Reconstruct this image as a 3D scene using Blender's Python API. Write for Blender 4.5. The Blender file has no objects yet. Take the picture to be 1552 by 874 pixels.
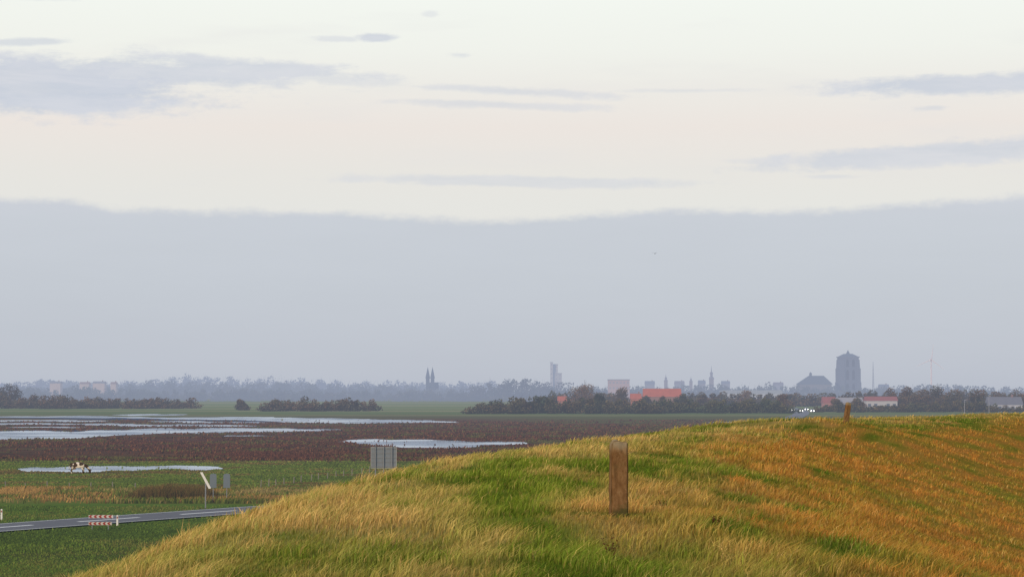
import bpy, bmesh, math, random
import numpy as np
from mathutils import Vector, Matrix, noise as mnoise
random.seed(4); rng=np.random.default_rng(7)
S=bpy.context.scene
S.view_settings.view_transform='Standard'; S.view_settings.look='None'; S.view_settings.exposure=0
COL=S.collection
F=3450.0; HC=10.0
def lin(r,g,b):
    f=lambda c:(c/255/12.92) if c/255<=0.04045 else ((c/255+0.055)/1.055)**2.4
    return (f(r),f(g),f(b))
def G(px,d): return ((px-776)/F*d, d)
def W(px,py,z=0):
    d=(HC-z)*F/(py-592); return ((px-776)/F*d,d)
def ztop(py,d): return HC+(592-py)*d/F
# ---------------------------------------------------------------- node helpers
class N:
    def __init__(s,nt): s.nt=nt
    def node(s,t,**k):
        n=s.nt.nodes.new(t)
        for a,b in k.items(): setattr(n,a,b)
        return n
    def put(s,sock,v):
        if isinstance(v,bpy.types.NodeSocket): s.nt.links.new(v,sock)
        elif v is not None:
            if hasattr(sock.default_value,'__len__') and isinstance(v,(tuple,list)) and len(sock.default_value)==4 and len(v)==3: v=(*v,1)
            sock.default_value=v
    def m(s,op,a,b=None,c=None,clamp=False):
        n=s.node('ShaderNodeMath',operation=op,use_clamp=clamp)
        s.put(n.inputs[0],a)
        if b is not None: s.put(n.inputs[1],b)
        if c is not None: s.put(n.inputs[2],c)
        return n.outputs[0]
    def mix(s,f,a,b,mode='MIX'):
        n=s.node('ShaderNodeMix',data_type='RGBA',blend_type=mode)
        s.put(n.inputs[0],f); s.put(n.inputs[6],a); s.put(n.inputs[7],b)
        return n.outputs[2]
    def noise(s,vec,scale,detail=4,rough=.55,dist=0):
        n=s.node('ShaderNodeTexNoise'); s.put(n.inputs['Vector'],vec)
        n.inputs['Scale'].default_value=scale; n.inputs['Detail'].default_value=detail
        n.inputs['Roughness'].default_value=rough; n.inputs['Distortion'].default_value=dist
        return n.outputs[0]
    def ramp(s,f,stops,interp='LINEAR'):
        n=s.node('ShaderNodeValToRGB'); n.color_ramp.interpolation=interp
        e=n.color_ramp.elements
        e[0].position=stops[0][0]; e[0].color=(*stops[0][1],1)
        e[1].position=stops[-1][0]; e[1].color=(*stops[-1][1],1)
        for p,c in stops[1:-1]:
            q=e.new(p); q.color=(*c,1)
        s.put(n.inputs[0],f); return n.outputs[0]
    def sm(s,v,a,b,lo=0,hi=1):
        n=s.node('ShaderNodeMapRange',interpolation_type='SMOOTHSTEP')
        s.put(n.inputs[0],v); n.inputs[1].default_value=a; n.inputs[2].default_value=b
        n.inputs[3].default_value=lo; n.inputs[4].default_value=hi
        return n.outputs[0]
    def xyz(s,x,y,z=0):
        n=s.node('ShaderNodeCombineXYZ'); s.put(n.inputs[0],x); s.put(n.inputs[1],y); s.put(n.inputs[2],z); return n.outputs[0]
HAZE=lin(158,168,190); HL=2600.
def newmat(name):
    m=bpy.data.materials.new(name); m.use_nodes=True; m.node_tree.nodes.clear(); return m,N(m.node_tree)
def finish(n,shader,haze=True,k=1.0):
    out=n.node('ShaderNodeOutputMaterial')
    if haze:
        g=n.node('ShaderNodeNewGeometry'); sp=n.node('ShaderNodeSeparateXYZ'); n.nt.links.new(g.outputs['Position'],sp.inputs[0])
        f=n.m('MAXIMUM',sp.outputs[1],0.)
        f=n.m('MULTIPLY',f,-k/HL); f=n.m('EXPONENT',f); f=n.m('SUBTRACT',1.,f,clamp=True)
        e=n.node('ShaderNodeEmission'); e.inputs[0].default_value=(*HAZE,1); e.inputs[1].default_value=1  # aerial haze painted into the material as flat emission, growing with world Y
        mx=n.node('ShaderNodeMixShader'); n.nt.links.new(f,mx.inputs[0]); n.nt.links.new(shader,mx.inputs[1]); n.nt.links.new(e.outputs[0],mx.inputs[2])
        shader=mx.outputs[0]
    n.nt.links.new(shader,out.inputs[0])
_mc={}
def mat(name,c,haze=True,var=.25,scale=.5,rough=.85,k=1.0,emit=None,metal=0):
    if name in _mc: return _mc[name]
    m,n=newmat(name)
    if emit:
        e=n.node('ShaderNodeEmission'); e.inputs[0].default_value=(*c,1); e.inputs[1].default_value=emit
        finish(n,e.outputs[0],False)
    else:
        tc=n.node('ShaderNodeTexCoord')
        ns=n.noise(tc.outputs['Object'],scale,5,.65)
        f=n.m('MULTIPLY_ADD',ns,2*var,1-var)
        col=n.mix(1.0,(*c,1),n.xyz(f,f,f),'MULTIPLY')
        p=n.node('ShaderNodeBsdfPrincipled'); n.put(p.inputs['Base Color'],col); p.inputs['Roughness'].default_value=rough; p.inputs['Metallic'].default_value=metal
        p.inputs['Specular IOR Level'].default_value=.25
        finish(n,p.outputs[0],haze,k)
    _mc[name]=m; return m
def attrmat(name,haze=True,k=1.0):
    m,n=newmat(name)
    a=n.node('ShaderNodeAttribute',attribute_name='Col')
    d=n.node('ShaderNodeBsdfDiffuse'); n.nt.links.new(a.outputs[0],d.inputs[0])
    finish(n,d.outputs[0],haze,k); return m
# ---------------------------------------------------------------- mesh helpers
def mesh_np(name,V,Fa,col=None):
    me=bpy.data.meshes.new(name); V=np.asarray(V,np.float32); Fa=np.asarray(Fa,np.int32)
    k=Fa.shape[1]
    me.vertices.add(len(V)); me.vertices.foreach_set('co',V.ravel())
    me.loops.add(Fa.size); me.loops.foreach_set('vertex_index',Fa.ravel())
    me.polygons.add(len(Fa)); me.polygons.foreach_set('loop_start',np.arange(0,Fa.size,k,dtype=np.int32))
    me.update(calc_edges=True)
    if col is not None:
        a=me.attributes.new('Col','FLOAT_COLOR','POINT')
        c=np.ones((len(V),4),np.float32); c[:,:3]=col; a.data.foreach_set('color',c.ravel())
    me.validate(); return me
def obj(name,me,mats=None,loc=(0,0,0),parent=None,label=None,category=None,group=None,kind=None,rot=None):
    o=bpy.data.objects.new(name,me); COL.objects.link(o); o.location=loc
    if rot: o.rotation_euler=rot
    if mats is not None and me is not None:
        for mm in (mats if isinstance(mats,(list,tuple)) else [mats]): me.materials.append(mm)
    if parent: o.parent=parent
    for k,v in (('label',label),('category',category),('group',group),('kind',kind)):
        if v: o[k]=v
    return o
def bmesh_obj(name,build,mats,**k):
    bm=bmesh.new(); build(bm); bmesh.ops.recalc_face_normals(bm,faces=bm.faces)
    me=bpy.data.meshes.new(name); bm.to_mesh(me); bm.free()
    return obj(name,me,mats,**k)
def box(bm,x0,x1,y0,y1,z0,z1,mi=0,tx=1,ty=1):
    cx,cy=(x0+x1)/2,(y0+y1)/2
    vs=[bm.verts.new(p) for p in ((x0,y0,z0),(x1,y0,z0),(x1,y1,z0),(x0,y1,z0))]
    vt=[bm.verts.new((cx+(p[0]-cx)*tx,cy+(p[1]-cy)*ty,z1)) for p in ((x0,y0),(x1,y0),(x1,y1),(x0,y1))]
    fs=[vs[::-1],vt]+[[vs[i],vs[(i+1)%4],vt[(i+1)%4],vt[i]] for i in range(4)]
    for f in fs: bm.faces.new(f).material_index=mi
def cone(bm,r0,r1,z0,z1,x=0,y=0,n=10,mi=0):
    a=[bm.verts.new((x+r0*math.cos(i*2*math.pi/n),y+r0*math.sin(i*2*math.pi/n),z0)) for i in range(n)]
    if r1<1e-4:
        t=bm.verts.new((x,y,z1))
        for i in range(n): bm.faces.new((a[i],a[(i+1)%n],t)).material_index=mi
    else:
        b=[bm.verts.new((x+r1*math.cos(i*2*math.pi/n),y+r1*math.sin(i*2*math.pi/n),z1)) for i in range(n)]
        for i in range(n): bm.faces.new((a[i],a[(i+1)%n],b[(i+1)%n],b[i])).material_index=mi
        bm.faces.new(b).material_index=mi
    bm.faces.new(a[::-1]).material_index=mi
# numpy value noise
def vn(x,y,sc,seed=0):
    x=np.asarray(x)/sc+1000; y=np.asarray(y)/sc+1000
    xi=np.floor(x).astype(np.int64); yi=np.floor(y).astype(np.int64); fx=x-xi; fy=y-yi
    fx=fx*fx*(3-2*fx); fy=fy*fy*(3-2*fy)
    def h(a,b):
        n=(a*374761393+b*668265263+seed*974711)&0xffffffff
        n=((n^(n>>13))*1274126177)&0xffffffff
        return ((n^(n>>16))&0xffff)/65535.
    return (h(xi,yi)*(1-fx)+h(xi+1,yi)*fx)*(1-fy)+(h(xi,yi+1)*(1-fx)+h(xi+1,yi+1)*fx)*fy
def fbm(x,y,sc,seed=0,o=3):
    t=0;a=.5;w=0
    for i in range(o): t=t+a*vn(x,y,sc/2**i,seed+i*17); w+=a; a*=.55
    return t/w
# ---------------------------------------------------------------- camera
cam=bpy.data.cameras.new('camera'); co=bpy.data.objects.new('camera',cam); COL.objects.link(co)
cam.sensor_width=36; cam.lens=36*F/1552; cam.clip_end=60000; cam.clip_start=.1
co.location=(0,0,HC); co.rotation_euler=(math.radians(90)+math.atan(155/F),0,0); S.camera=co
# ---------------------------------------------------------------- sun + world
sd=Vector((.62,1,-math.tan(math.radians(12))*1.17)).normalized()
sl=bpy.data.lights.new('sun','SUN'); sl.energy=2.0; sl.angle=math.radians(3); sl.color=(1,.74,.48)
so=bpy.data.objects.new('sun',sl); COL.objects.link(so); so.rotation_euler=(-sd).to_track_quat('Z','Y').to_euler(); so.location=(-50,-80,60)
w=bpy.data.worlds.new('World'); S.world=w; w.use_nodes=True; w.node_tree.nodes.clear(); n=N(w.node_tree)
tc=n.node('ShaderNodeTexCoord'); sp=n.node('ShaderNodeSeparateXYZ'); n.nt.links.new(tc.outputs['Generated'],sp.inputs[0])
X,Y,Z=sp.outputs
az=n.m('ARCTAN2',X,Y); hyp=n.m('SQRT',n.m('ADD',n.m('MULTIPLY',X,X),n.m('MULTIPLY',Y,Y))); el=n.m('DIVIDE',Z,n.m('MAXIMUM',hyp,.02))
U=n.m('MULTIPLY',az,34.5); V=n.m('MULTIPLY',el,34.5)
vec=n.xyz(n.m('MULTIPLY',U,.55),n.m('MULTIPLY',V,3.2),0)
nz=n.noise(vec,1.0,5,.62,.3); nzc=n.m('SUBTRACT',nz,.5)
vec2=n.xyz(n.m('MULTIPLY',U,2.2),n.m('MULTIPLY',V,5.),3)
nf=n.m('SUBTRACT',n.noise(vec2,1.0,4,.65),.5)
nsum=n.m('ADD',n.m('MULTIPLY',nzc,2.2),n.m('MULTIPLY',nf,1.3)); nsoft=n.m('ADD',n.m('MULTIPLY',nzc,1.2),n.m('MULTIPLY',nf,1.0))
grad=n.ramp(n.m('DIVIDE',V,10.,clamp=True),[(0,lin(226,224,222)),(.28,lin(229,228,224)),(.33,lin(231,228,223)),(.40,lin(236,228,222)),(.46,lin(237,234,228)),(.52,lin(241,242,235)),(.6,lin(244,247,240)),(.8,lin(238,242,240)),(1,lin(212,220,230))])
clouds=[ # px,py,rx,ry,tilt,op,soft
 (30,138,340,54,-.02,1.,1),(200,116,330,34,-.03,.85,0),(370,104,270,18,-.06,.8,0),(100,168,190,18,0,.7,0),(480,118,190,13,-.05,.45,0),(780,137,210,9,-.05,.55,0),(740,157,220,8,-.04,.5,0),
 (1440,136,215,20,0,.95,1),(1600,132,150,20,0,.9,1),(1410,238,320,22,.05,.75,1),(1200,246,120,8,0,.5,1),(800,275,330,11,-.02,.5,1),(570,56,40,9,0,.8,1),(510,59,50,6,0,.5,0),(700,81,24,6,0,.5,0),
 (40,74,100,8,.06,.6,1),(652,19,16,7,0,.4,0),(40,4,90,9,0,.5,1),(1410,170,36,6,0,.5,0),(1260,270,50,4,0,.4,0),(1030,137,120,5,0,.35,0)]
mask=None
for (px,py,rx,ry,tl,op,soft) in clouds:
    u0=(px-776)/100; v0=(592-py)/100
    du=n.m('SUBTRACT',U,u0); dv=n.m('SUBTRACT',n.m('SUBTRACT',V,v0),n.m('MULTIPLY',du,tl))
    a=n.m('DIVIDE',du,rx/100); b=n.m('DIVIDE',dv,ry/100)
    r=n.m('SQRT',n.m('ADD',n.m('MULTIPLY',a,a),n.m('MULTIPLY',b,b)))
    q=n.m('ADD',n.m('SUBTRACT',1.,r),nsoft if soft else nsum)
    q=n.sm(q,-.08,.5 if soft else .7,0,op)
    mask=q if mask is None else n.m('MAXIMUM',mask,q)
ccol=n.mix(n.sm(nz,.35,.65),lin(200,206,218),lin(211,214,223))
c1=n.mix(mask,grad,ccol)
veil=n.sm(n.noise(n.xyz(n.m('MULTIPLY',U,.25),n.m('MULTIPLY',V,1.6),9),1.,3,.6),.5,.75,0,.28)
c1=n.mix(veil,c1,lin(226,224,224))
fc=n.node('ShaderNodeFloatCurve'); cu=fc.mapping.curves[0]
pts=[(-.5,300),(0,304),(120,305),(160,315),(330,318),(520,320),(620,326),(830,329),(930,320),(1130,317),(1180,319),(1400,308),(1552,301),(2200,298)]
def fx(px): return (px+600)/2900
cu.points[0].location=(0,(592-300)/600); cu.points[1].location=(1,(592-298)/600)
for px,py in pts[1:-1]: cu.points.new(fx(px),(592-py)/600)
fc.mapping.update()
n.put(fc.inputs['Value'],n.m('DIVIDE',n.m('ADD',U,7.76+6.0),29.0))
top=n.m('MULTIPLY',fc.outputs[0],6.)
e=n.m('ADD',n.m('SUBTRACT',top,V),n.m('MULTIPLY',nf,.22)); e=n.m('ADD',e,n.m('MULTIPLY',nzc,.10))
bank=n.sm(e,-.05,.13)
bcol=n.ramp(n.m('DIVIDE',V,3.,clamp=True),[(0,lin(184,190,203)),(.12,lin(188,194,206)),(.5,lin(193,199,209)),(.85,lin(199,204,213)),(1,lin(205,208,217))])
big=n.noise(n.xyz(n.m('MULTIPLY',U,.18),n.m('MULTIPLY',V,.9),5),1.,3,.55)
bn=n.m('ADD',n.m('MULTIPLY_ADD',nz,.03,.965),n.m('MULTIPLY',big,.05)); bcol=n.mix(1.,bcol,n.xyz(bn,bn,bn),'MULTIPLY')
c2=n.mix(bank,c1,bcol)
b1=n.node('ShaderNodeBackground'); n.put(b1.inputs[0],c2); b1.inputs[1].default_value=.97
sk=n.node('ShaderNodeTexSky'); sk.sky_type='NISHITA'; sk.sun_disc=False; sk.sun_elevation=math.radians(12); sk.sun_rotation=math.atan2(-sd.x,-sd.y)
b2=n.node('ShaderNodeBackground'); n.nt.links.new(sk.outputs[0],b2.inputs[0]); b2.inputs[1].default_value=.006
ad=n.node('ShaderNodeAddShader'); n.nt.links.new(b1.outputs[0],ad.inputs[0]); n.nt.links.new(b2.outputs[0],ad.inputs[1])
wo=n.node('ShaderNodeOutputWorld'); n.nt.links.new(ad.outputs[0],wo.inputs[0])
# ---------------------------------------------------------------- ground
def pv(py): return (py-592)/282
m,n=newmat('polder_ground')
g=n.node('ShaderNodeNewGeometry'); sp=n.node('ShaderNodeSeparateXYZ'); n.nt.links.new(g.outputs['Position'],sp.inputs[0])
P=g.outputs['Position']; X,Y,_=sp.outputs
nA=n.noise(P,1/90.,4,.6); nB=n.noise(P,1/22.,5,.65); nC=n.noise(P,1/3.,4,.7); nS=n.noise(n.xyz(n.m('MULTIPLY',X,1/70.),n.m('MULTIPLY',Y,1/16.),4),1.,5,.65)
yy=n.m('MULTIPLY',n.m('MAXIMUM',Y,60.),n.m('ADD',1.0,n.m('MULTIPLY',n.m('SUBTRACT',nA,.5),.16)))
v=n.m('DIVIDE',122.,yy,clamp=True)
A=1.1
def L(r,g_,b): return tuple(A*c for c in lin(r,g_,b))
st=[(0,L(130,122,96)),(pv(598),L(136,120,92)),(pv(602),L(122,118,74)),(pv(607),L(110,120,68)),(pv(616),L(98,112,56)),(pv(627),L(86,98,48)),(pv(631),L(80,78,46)),(pv(636),L(88,70,48)),(pv(645),L(86,62,46)),(pv(660),L(80,54,42)),(pv(676),L(78,52,40)),(pv(690),L(80,58,40)),(pv(697),L(80,76,40)),(pv(704),L(80,96,38)),(pv(735),L(82,98,38)),(pv(745),L(112,106,50)),(pv(758),L(108,100,48)),(pv(766),L(76,98,34)),(pv(800),L(70,88,32)),(pv(828),L(64,76,32)),(pv(843),L(68,72,36)),(pv(856),L(76,94,36)),(1,L(76,94,36))]
base=n.ramp(v,st)
green=n.mix(n.sm(nC,.35,.7),L(72,86,34),L(92,108,44))
gf=n.m('MULTIPLY',n.sm(nS,.55,.61),n.sm(v,.10,.16,0,.8))
gx=n.sm(X,-25,45,0,.35)
gf=n.m('MAXIMUM',gf,gx)
gfar=n.sm(v,.62,.5)
c=n.mix(n.m('MULTIPLY',gf,gfar),base,green)
dk=n.m('MULTIPLY',n.sm(nB,.50,.38),n.sm(v,.12,.18,0,.8)); dk=n.m('MULTIPLY',dk,n.sm(v,.42,.34))
c=n.mix(dk,c,L(60,42,34))
tan=n.m('MULTIPLY',n.sm(nS,.42,.34),n.sm(v,.13,.2,0,.45)); tan=n.m('MULTIPLY',tan,n.sm(v,.55,.48))
c=n.mix(tan,c,L(122,90,58))
stp=n.noise(n.xyz(n.m('MULTIPLY',X,1/900.),n.m('MULTIPLY',Y,1/120.),0),1.,4,.6)
c=n.mix(n.m('MULTIPLY',n.sm(stp,.48,.6),n.sm(v,.16,.1,0,.6)),c,L(144,132,92))
c=n.mix(n.m('MULTIPLY',n.sm(stp,.45,.35),n.sm(v,.16,.1,0,.6)),c,L(80,98,48))
br=n.m('MULTIPLY_ADD',nC,.7,.65); c=n.mix(1.,c,n.xyz(br,br,br),'MULTIPLY')
p=n.node('ShaderNodeBsdfDiffuse'); n.put(p.inputs[0],c)
bp=n.node('ShaderNodeBump'); n.put(bp.inputs['Height'],nC); bp.inputs['Distance'].default_value=.4; bp.inputs['Strength'].default_value=.4
n.nt.links.new(bp.outputs[0],p.inputs['Normal'])
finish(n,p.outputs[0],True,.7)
obj('ground',mesh_np('ground',[(-25000,-500,0),(25000,-500,0),(25000,45000,0),(-25000,45000,0)],[(0,1,2,3)]),m,kind='structure')
# ---------------------------------------------------------------- pools
m,n=newmat('pool_water')
g=n.node('ShaderNodeNewGeometry')
w1=n.noise(g.outputs['Position'],.9,4,.6); w2=n.noise(g.outputs['Position'],.04,3,.6)
gl=n.node('ShaderNodeBsdfGlossy'); n.put(gl.inputs[0],n.mix(n.sm(w2,.4,.6),lin(206,215,228),lin(226,233,243))); n.put(gl.inputs['Roughness'],n.sm(w2,.4,.6,.06,.22))
bp=n.node('ShaderNodeBump'); n.put(bp.inputs['Height'],w1); bp.inputs['Distance'].default_value=.2; bp.inputs['Strength'].default_value=.22
n.nt.links.new(bp.outputs[0],gl.inputs['Normal'])
df=n.node('ShaderNodeBsdfDiffuse'); df.inputs[0].default_value=(.16,.18,.19,1)
mx=n.node('ShaderNodeMixShader'); mx.inputs[0].default_value=.15; n.nt.links.new(gl.outputs[0],mx.inputs[1]); n.nt.links.new(df.outputs[0],mx.inputs[2])
finish(n,mx.outputs[0],True,.5); WAT=m
pools=[
 [(-90,669),(0,667),(60,664.5),(110,664),(170,660),(230,657),(300,656.5),(350,655),(430,654.4),(500,652.6),(514,651),(470,650),(440,648.6),(380,649),(330,648),(290,649.6),(230,649),(190,650.6),(150,651),(130,653),(100,653),(60,651.5),(0,653),(-90,654)],
 [(-90,632.4),(0,631),(80,630.6),(150,630),(210,631.5),(300,632),(380,631.4),(450,632.6),(520,633.8),(560,635),(620,636),(690,639),(640,640.4),(600,640.8),(540,641.6),(480,640.6),(430,639.8),(400,637.6),(330,635.6),(250,635.6),(220,634.2),(170,633.0),(100,632.8),(50,632.4),(0,632.6),(-90,633.6)],
 [(-90,642),(0,641),(60,640.8),(120,642),(180,641.6),(260,642.8),(330,643.4),(400,645),(350,646),(290,645.2),(220,645.4),(150,644),(60,643),(-90,644)],
 [(516,668),(560,665.6),(600,666.4),(650,665.4),(720,667.6),(765,668.4),(800,671),(780,673),(745,674.4),(715,677),(680,678.4),(620,678),(585,675),(545,672)],
 [(24,710),(50,707),(90,707),(130,705),(200,706.4),(250,705),(290,704.6),(335,706.8),(342,709.8),(310,711.5),(260,710.5),(220,713),(170,712.6),(140,715),(100,713.8),(60,712.6)],
 [(170,628.2),(230,627.2),(280,628),(250,629.3),(200,629.4)],
 [(1040,645.6),(1075,644.4),(1090,645.4),(1060,646.4)],
 [(1070,640.6),(1100,639),(1138,638.8),(1120,640.4)],
 [(330,660.5),(380,659.4),(420,660.4),(380,661.6)],
 [(-60,637.2),(30,636.4),(110,636.2),(170,637.4),(120,638.4),(20,638.2)],
 [(230,638.4),(300,637.8),(360,639.2),(400,640.2),(350,641),(280,640.4)],
 [(20,647),(70,646.2),(130,647),(90,648)],
]
poolpoly=[]
for i,pl in enumerate(pools):
    pts=[]
    K=len(pl)
    for j in range(K):
        p0,p1,p2,p3=pl[j-1],pl[j],pl[(j+1)%K],pl[(j+2)%K]
        sub=16
        for k in range(sub):
            t=k/sub
            q=[.5*((2*b)+(-a+c_)*t+(2*a-5*b+4*c_-d_)*t*t+(-a+3*b-3*c_+d_)*t**3) for a,b,c_,d_ in zip(p0,p1,p2,p3)]
            x,y=W(q[0],q[1])
            nn=mnoise.noise(Vector((x*.12,y*.12,i)))*2.5+mnoise.noise(Vector((x*.5,y*.5,i)))*.6
            n2=1.1*mnoise.noise(Vector((x*.06,y*.05,i+9)))+.6*mnoise.noise(Vector((x*.2,y*.2,i+3)))+.15*mnoise.noise(Vector((x*.9,y*.5,i+5)))
            amp=y/500
            pts.append((x+nn*amp,y+n2*9*amp**1.2))
    poolpoly.append(np.array(pts))
    bm=bmesh.new(); vs=[bm.verts.new((x,y,.02+.004*i)) for x,y in pts]
    f=bm.faces.new(vs); bmesh.ops.triangulate(bm,faces=[f]); bmesh.ops.recalc_face_normals(bm,faces=bm.faces)
    for f in bm.faces:
        if f.normal.z<0: f.normal_flip()
    me=bpy.data.meshes.new('water'); bm.to_mesh(me); bm.free()
    obj('water',me,WAT,kind='structure')
def inpoly(x,y,poly):
    ins=np.zeros(len(x),bool); px,py=poly[:,0],poly[:,1]; j=len(poly)-1
    for i in range(len(poly)):
        c_=((py[i]>y)!=(py[j]>y))&(x<(px[j]-px[i])*(y-py[i])/(py[j]-py[i]+1e-12)+px[i]); ins^=c_; j=i
    return ins
# ---------------------------------------------------------------- road
rp=[(-100,46),(-69,105),(-53,138),(-37.3,166),(-22,191),(-6,216),(12,255),(38,380),(82,700),(129,1015),(160,1300),(200,1800)]
def smooth(pl,sub=14):
    o=[]
    for j in range(len(pl)-1):
        p0=pl[max(j-1,0)];p1=pl[j];p2=pl[j+1];p3=pl[min(j+2,len(pl)-1)]
        for k in range(sub):
            t=k/sub; o.append(tuple(.5*((2*b)+(-a+c_)*t+(2*a-5*b+4*c_-d_)*t*t+(-a+3*b-3*c_+d_)*t**3) for a,b,c_,d_ in zip(p0,p1,p2,p3)))
    o.append(pl[-1]); return o
RC=np.array(smooth(rp))
T=np.gradient(RC,axis=0); T/=np.linalg.norm(T,axis=1)[:,None]; NR=np.stack([T[:,1],-T[:,0]],1)
def strip(a,b,z,i0=0,i1=None):
    C=RC[i0:i1]; Q=NR[i0:i1]; L_=C+Q*a; R_=C+Q*b; k=len(C)
    V=np.zeros((2*k,3)); V[:k,:2]=L_; V[k:,:2]=R_; V[:,2]=z
    return V,[(i,k+i,k+i+1,i+1) for i in range(k-1)]
asp=mat('asphalt',(.075,.075,.09),True,.3,.8,.75)
Vv,Ff=strip(-3.4,3.4,.10); obj('road',mesh_np('road',Vv,Ff),asp,kind='structure')
wp=mat('road_paint',(.8,.8,.79),True,.1,2,.6)
VV=[];FF=[];off=0
cum=np.concatenate([[0],np.cumsum(np.linalg.norm(np.diff(RC,axis=0),axis=1))])
def at(s):
    return np.array([np.interp(s,cum,RC[:,0]),np.interp(s,cum,RC[:,1])]),np.array([np.interp(s,cum,NR[:,0]),np.interp(s,cum,NR[:,1])])
def dash(s0,s1,a,b):
    global off
    ss=np.linspace(s0,s1,4)
    for q in ss:
        c_,nn=at(q); l=c_+nn*a; r=c_+nn*b; VV.append((l[0],l[1],.104)); VV.append((r[0],r[1],.104))
    for i in range(3): FF.append((off+2*i,off+2*i+1,off+2*i+3,off+2*i+2))
    off+=8
s=0
while s<420:
    dash(s,s+7,-.2,.2); s+=12
for q in np.arange(0,420,8): dash(q,q+8,-3.2,-3.04); dash(q,q+8,3.04,3.2)
obj('road_marking',mesh_np('road_marking',VV,FF),wp,kind='structure')
def roaddist(x,y):
    d=np.full(len(x),1e9)
    for c_ in RC[::2]: d=np.minimum(d,np.hypot(x-c_[0],y-c_[1]))
    return d
# ---------------------------------------------------------------- dike
R=190.; CX=-2.2+R; CY=12.
def sp_(x,k): return k*np.logaddexp(0,x/k)
def xy_st(x,y):
    r=np.hypot(x-CX,y-CY); th=np.arctan2(y-CY,CX-x)
    s=np.where(y>=CY,R-r,x+2.2); t=np.where(y>=CY,CY+R*th,y); return s,t
def st_xy(s,t):
    th=(t-CY)/R
    x=np.where(t>=CY,CX-(R-s)*np.cos(th),s-2.2); y=np.where(t>=CY,CY+(R-s)*np.sin(th),t); return x,y
bumps=[]
def dz(s,t):
    z=8.97-.5*sp_(-s-.30-.16*np.exp(-((t-10)/7)**2),.35)-.33*sp_(s-4.3,.9)
    z=z+(fbm(s,t,2.6,5)-.5)*.16+(vn(s,t,9,8)-.5)*.12
    for (s0,t0,a,r) in bumps: z=z+a*np.exp(-((s-s0)**2+(t-t0)**2)/r**2)
    return np.maximum(z,-.4)
POSTS=[(937,18,HC-(780-592)*18/F,2.0),(1281,64,HC-(641-592)*64/F,3.5)]
for (px,dd,zb,r) in POSTS:
    xx,yy_=G(px,dd); s_,t_=xy_st(np.array([xx]),np.array([yy_])); z0=float(dz(s_,t_)[0]); bumps.append((float(s_[0]),float(t_[0]),zb-z0,r)); print('bump',zb-z0)
ss=np.concatenate([np.arange(-24,-3,1.),np.arange(-3,12,.2),np.arange(12,36,1.)])
tt=np.concatenate([np.arange(-30,8,2.),np.arange(8,60,.25),np.arange(60,140,.6),np.arange(140,330,3.)])
SS,TT=np.meshgrid(ss,tt); x,y=st_xy(SS,TT); z=dz(SS,TT)
V=np.stack([x.ravel(),y.ravel(),z.ravel()],1); a,b=SS.shape
idx=np.arange(a*b).reshape(a,b); Fd=np.stack([idx[:-1,:-1].ravel(),idx[:-1,1:].ravel(),idx[1:,1:].ravel(),idx[1:,:-1].ravel()],1)
GREEN=np.array(lin(114,132,46)); DGREEN=np.array(lin(88,108,34)); STRAW=np.array(lin(190,160,100)); ORANGE=np.array(lin(180,126,60)); PALE=np.array(lin(146,152,80))
def gcol(s,t):
    n1=fbm(s,t*.5,1.1,21,4); n2=fbm(s,t*.6,.42,33,3); n3=fbm(s,t*.6,4,44,3)
    left=np.clip((1.6-s)/1.6,0,1); slope=np.clip((s-4)/2,0,1)
    dry=.52+(n1-.5)*(2.1-.8*slope)+(n2-.5)*1.3+(n3-.5)*(.7-.4*slope)
    path=np.exp(-((s-2.15+.075*(t-18)+.12*np.sin(t*.7))/.40)**2)*np.clip((38-t)/6,0,1)
    pb=np.exp(-((s-3.6)/.6)**2-((t-19)/3.)**2)
    dry=dry-.95*path-.35*pb+slope*.20-.05*left
    dry=np.clip(dry,0,1)[...,None]
    warm=np.clip((s-1.5)/3.2+(n3-.5)*.7,0,1)[...,None]
    D=STRAW*(1-warm)+ORANGE*warm
    g_=np.clip((n2-.35)*2.5+.5*slope,0,1)[...,None]
    Gc=DGREEN*(1-g_)+GREEN*g_
    lp=np.clip(left*(.5+(n1-.5)*2),0,.8)[...,None]
    Gc=Gc*(1-lp)+PALE*lp
    return Gc*(1-dry)+D*dry, dry[...,0]
cc,_=gcol(SS.ravel(),TT.ravel())
DM=attrmat('dike_turf',False)
dk=obj('dike',mesh_np('dike',V,Fd,cc*.68),DM,kind='structure')
dk.data.polygons.foreach_set('use_smooth',[True]*len(dk.data.polygons))
# ---------------------------------------------------------------- grass
def blades(name,x,y,z,h,wd,col,lean,mt,curl=.35,var=.25,root=.6):
    k=len(x); ang=rng.uniform(0,np.pi,k); wx=np.cos(ang)*wd/2; wy=np.sin(ang)*wd/2*.5
    lx=lean[0]*h+rng.normal(0,curl,k)*h; ly=lean[1]*h+rng.normal(0,curl,k)*h
    V=np.zeros((k,5,3))
    V[:,0]=np.stack([x-wx,y-wy,z-.03],1); V[:,1]=np.stack([x+wx,y+wy,z-.03],1)
    V[:,2]=np.stack([x-wx*.75+lx*.3,y-wy*.75+ly*.3,z+h*.6],1); V[:,3]=np.stack([x+wx*.75+lx*.3,y+wy*.75+ly*.3,z+h*.6],1)
    V[:,4]=np.stack([x+lx,y+ly,z+h],1)
    b0=(np.arange(k)*5)[:,None]
    Ft=np.concatenate([b0+np.array([[0,1,3]]),b0+np.array([[0,3,2]]),b0+np.array([[2,3,4]])],0)
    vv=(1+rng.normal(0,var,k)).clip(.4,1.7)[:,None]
    C=np.repeat((col*vv)[:,None,:],5,1); C[:,0]*=root; C[:,1]*=root; C[:,4]*=1.1  # depth shading painted into blade colour: roots darkened, tips lightened
    return obj(name,mesh_np(name,V.reshape(-1,3),Ft,C.reshape(-1,3).clip(0,.9)),mt,kind='stuff')
GM=attrmat('grass_blades',False)
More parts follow.
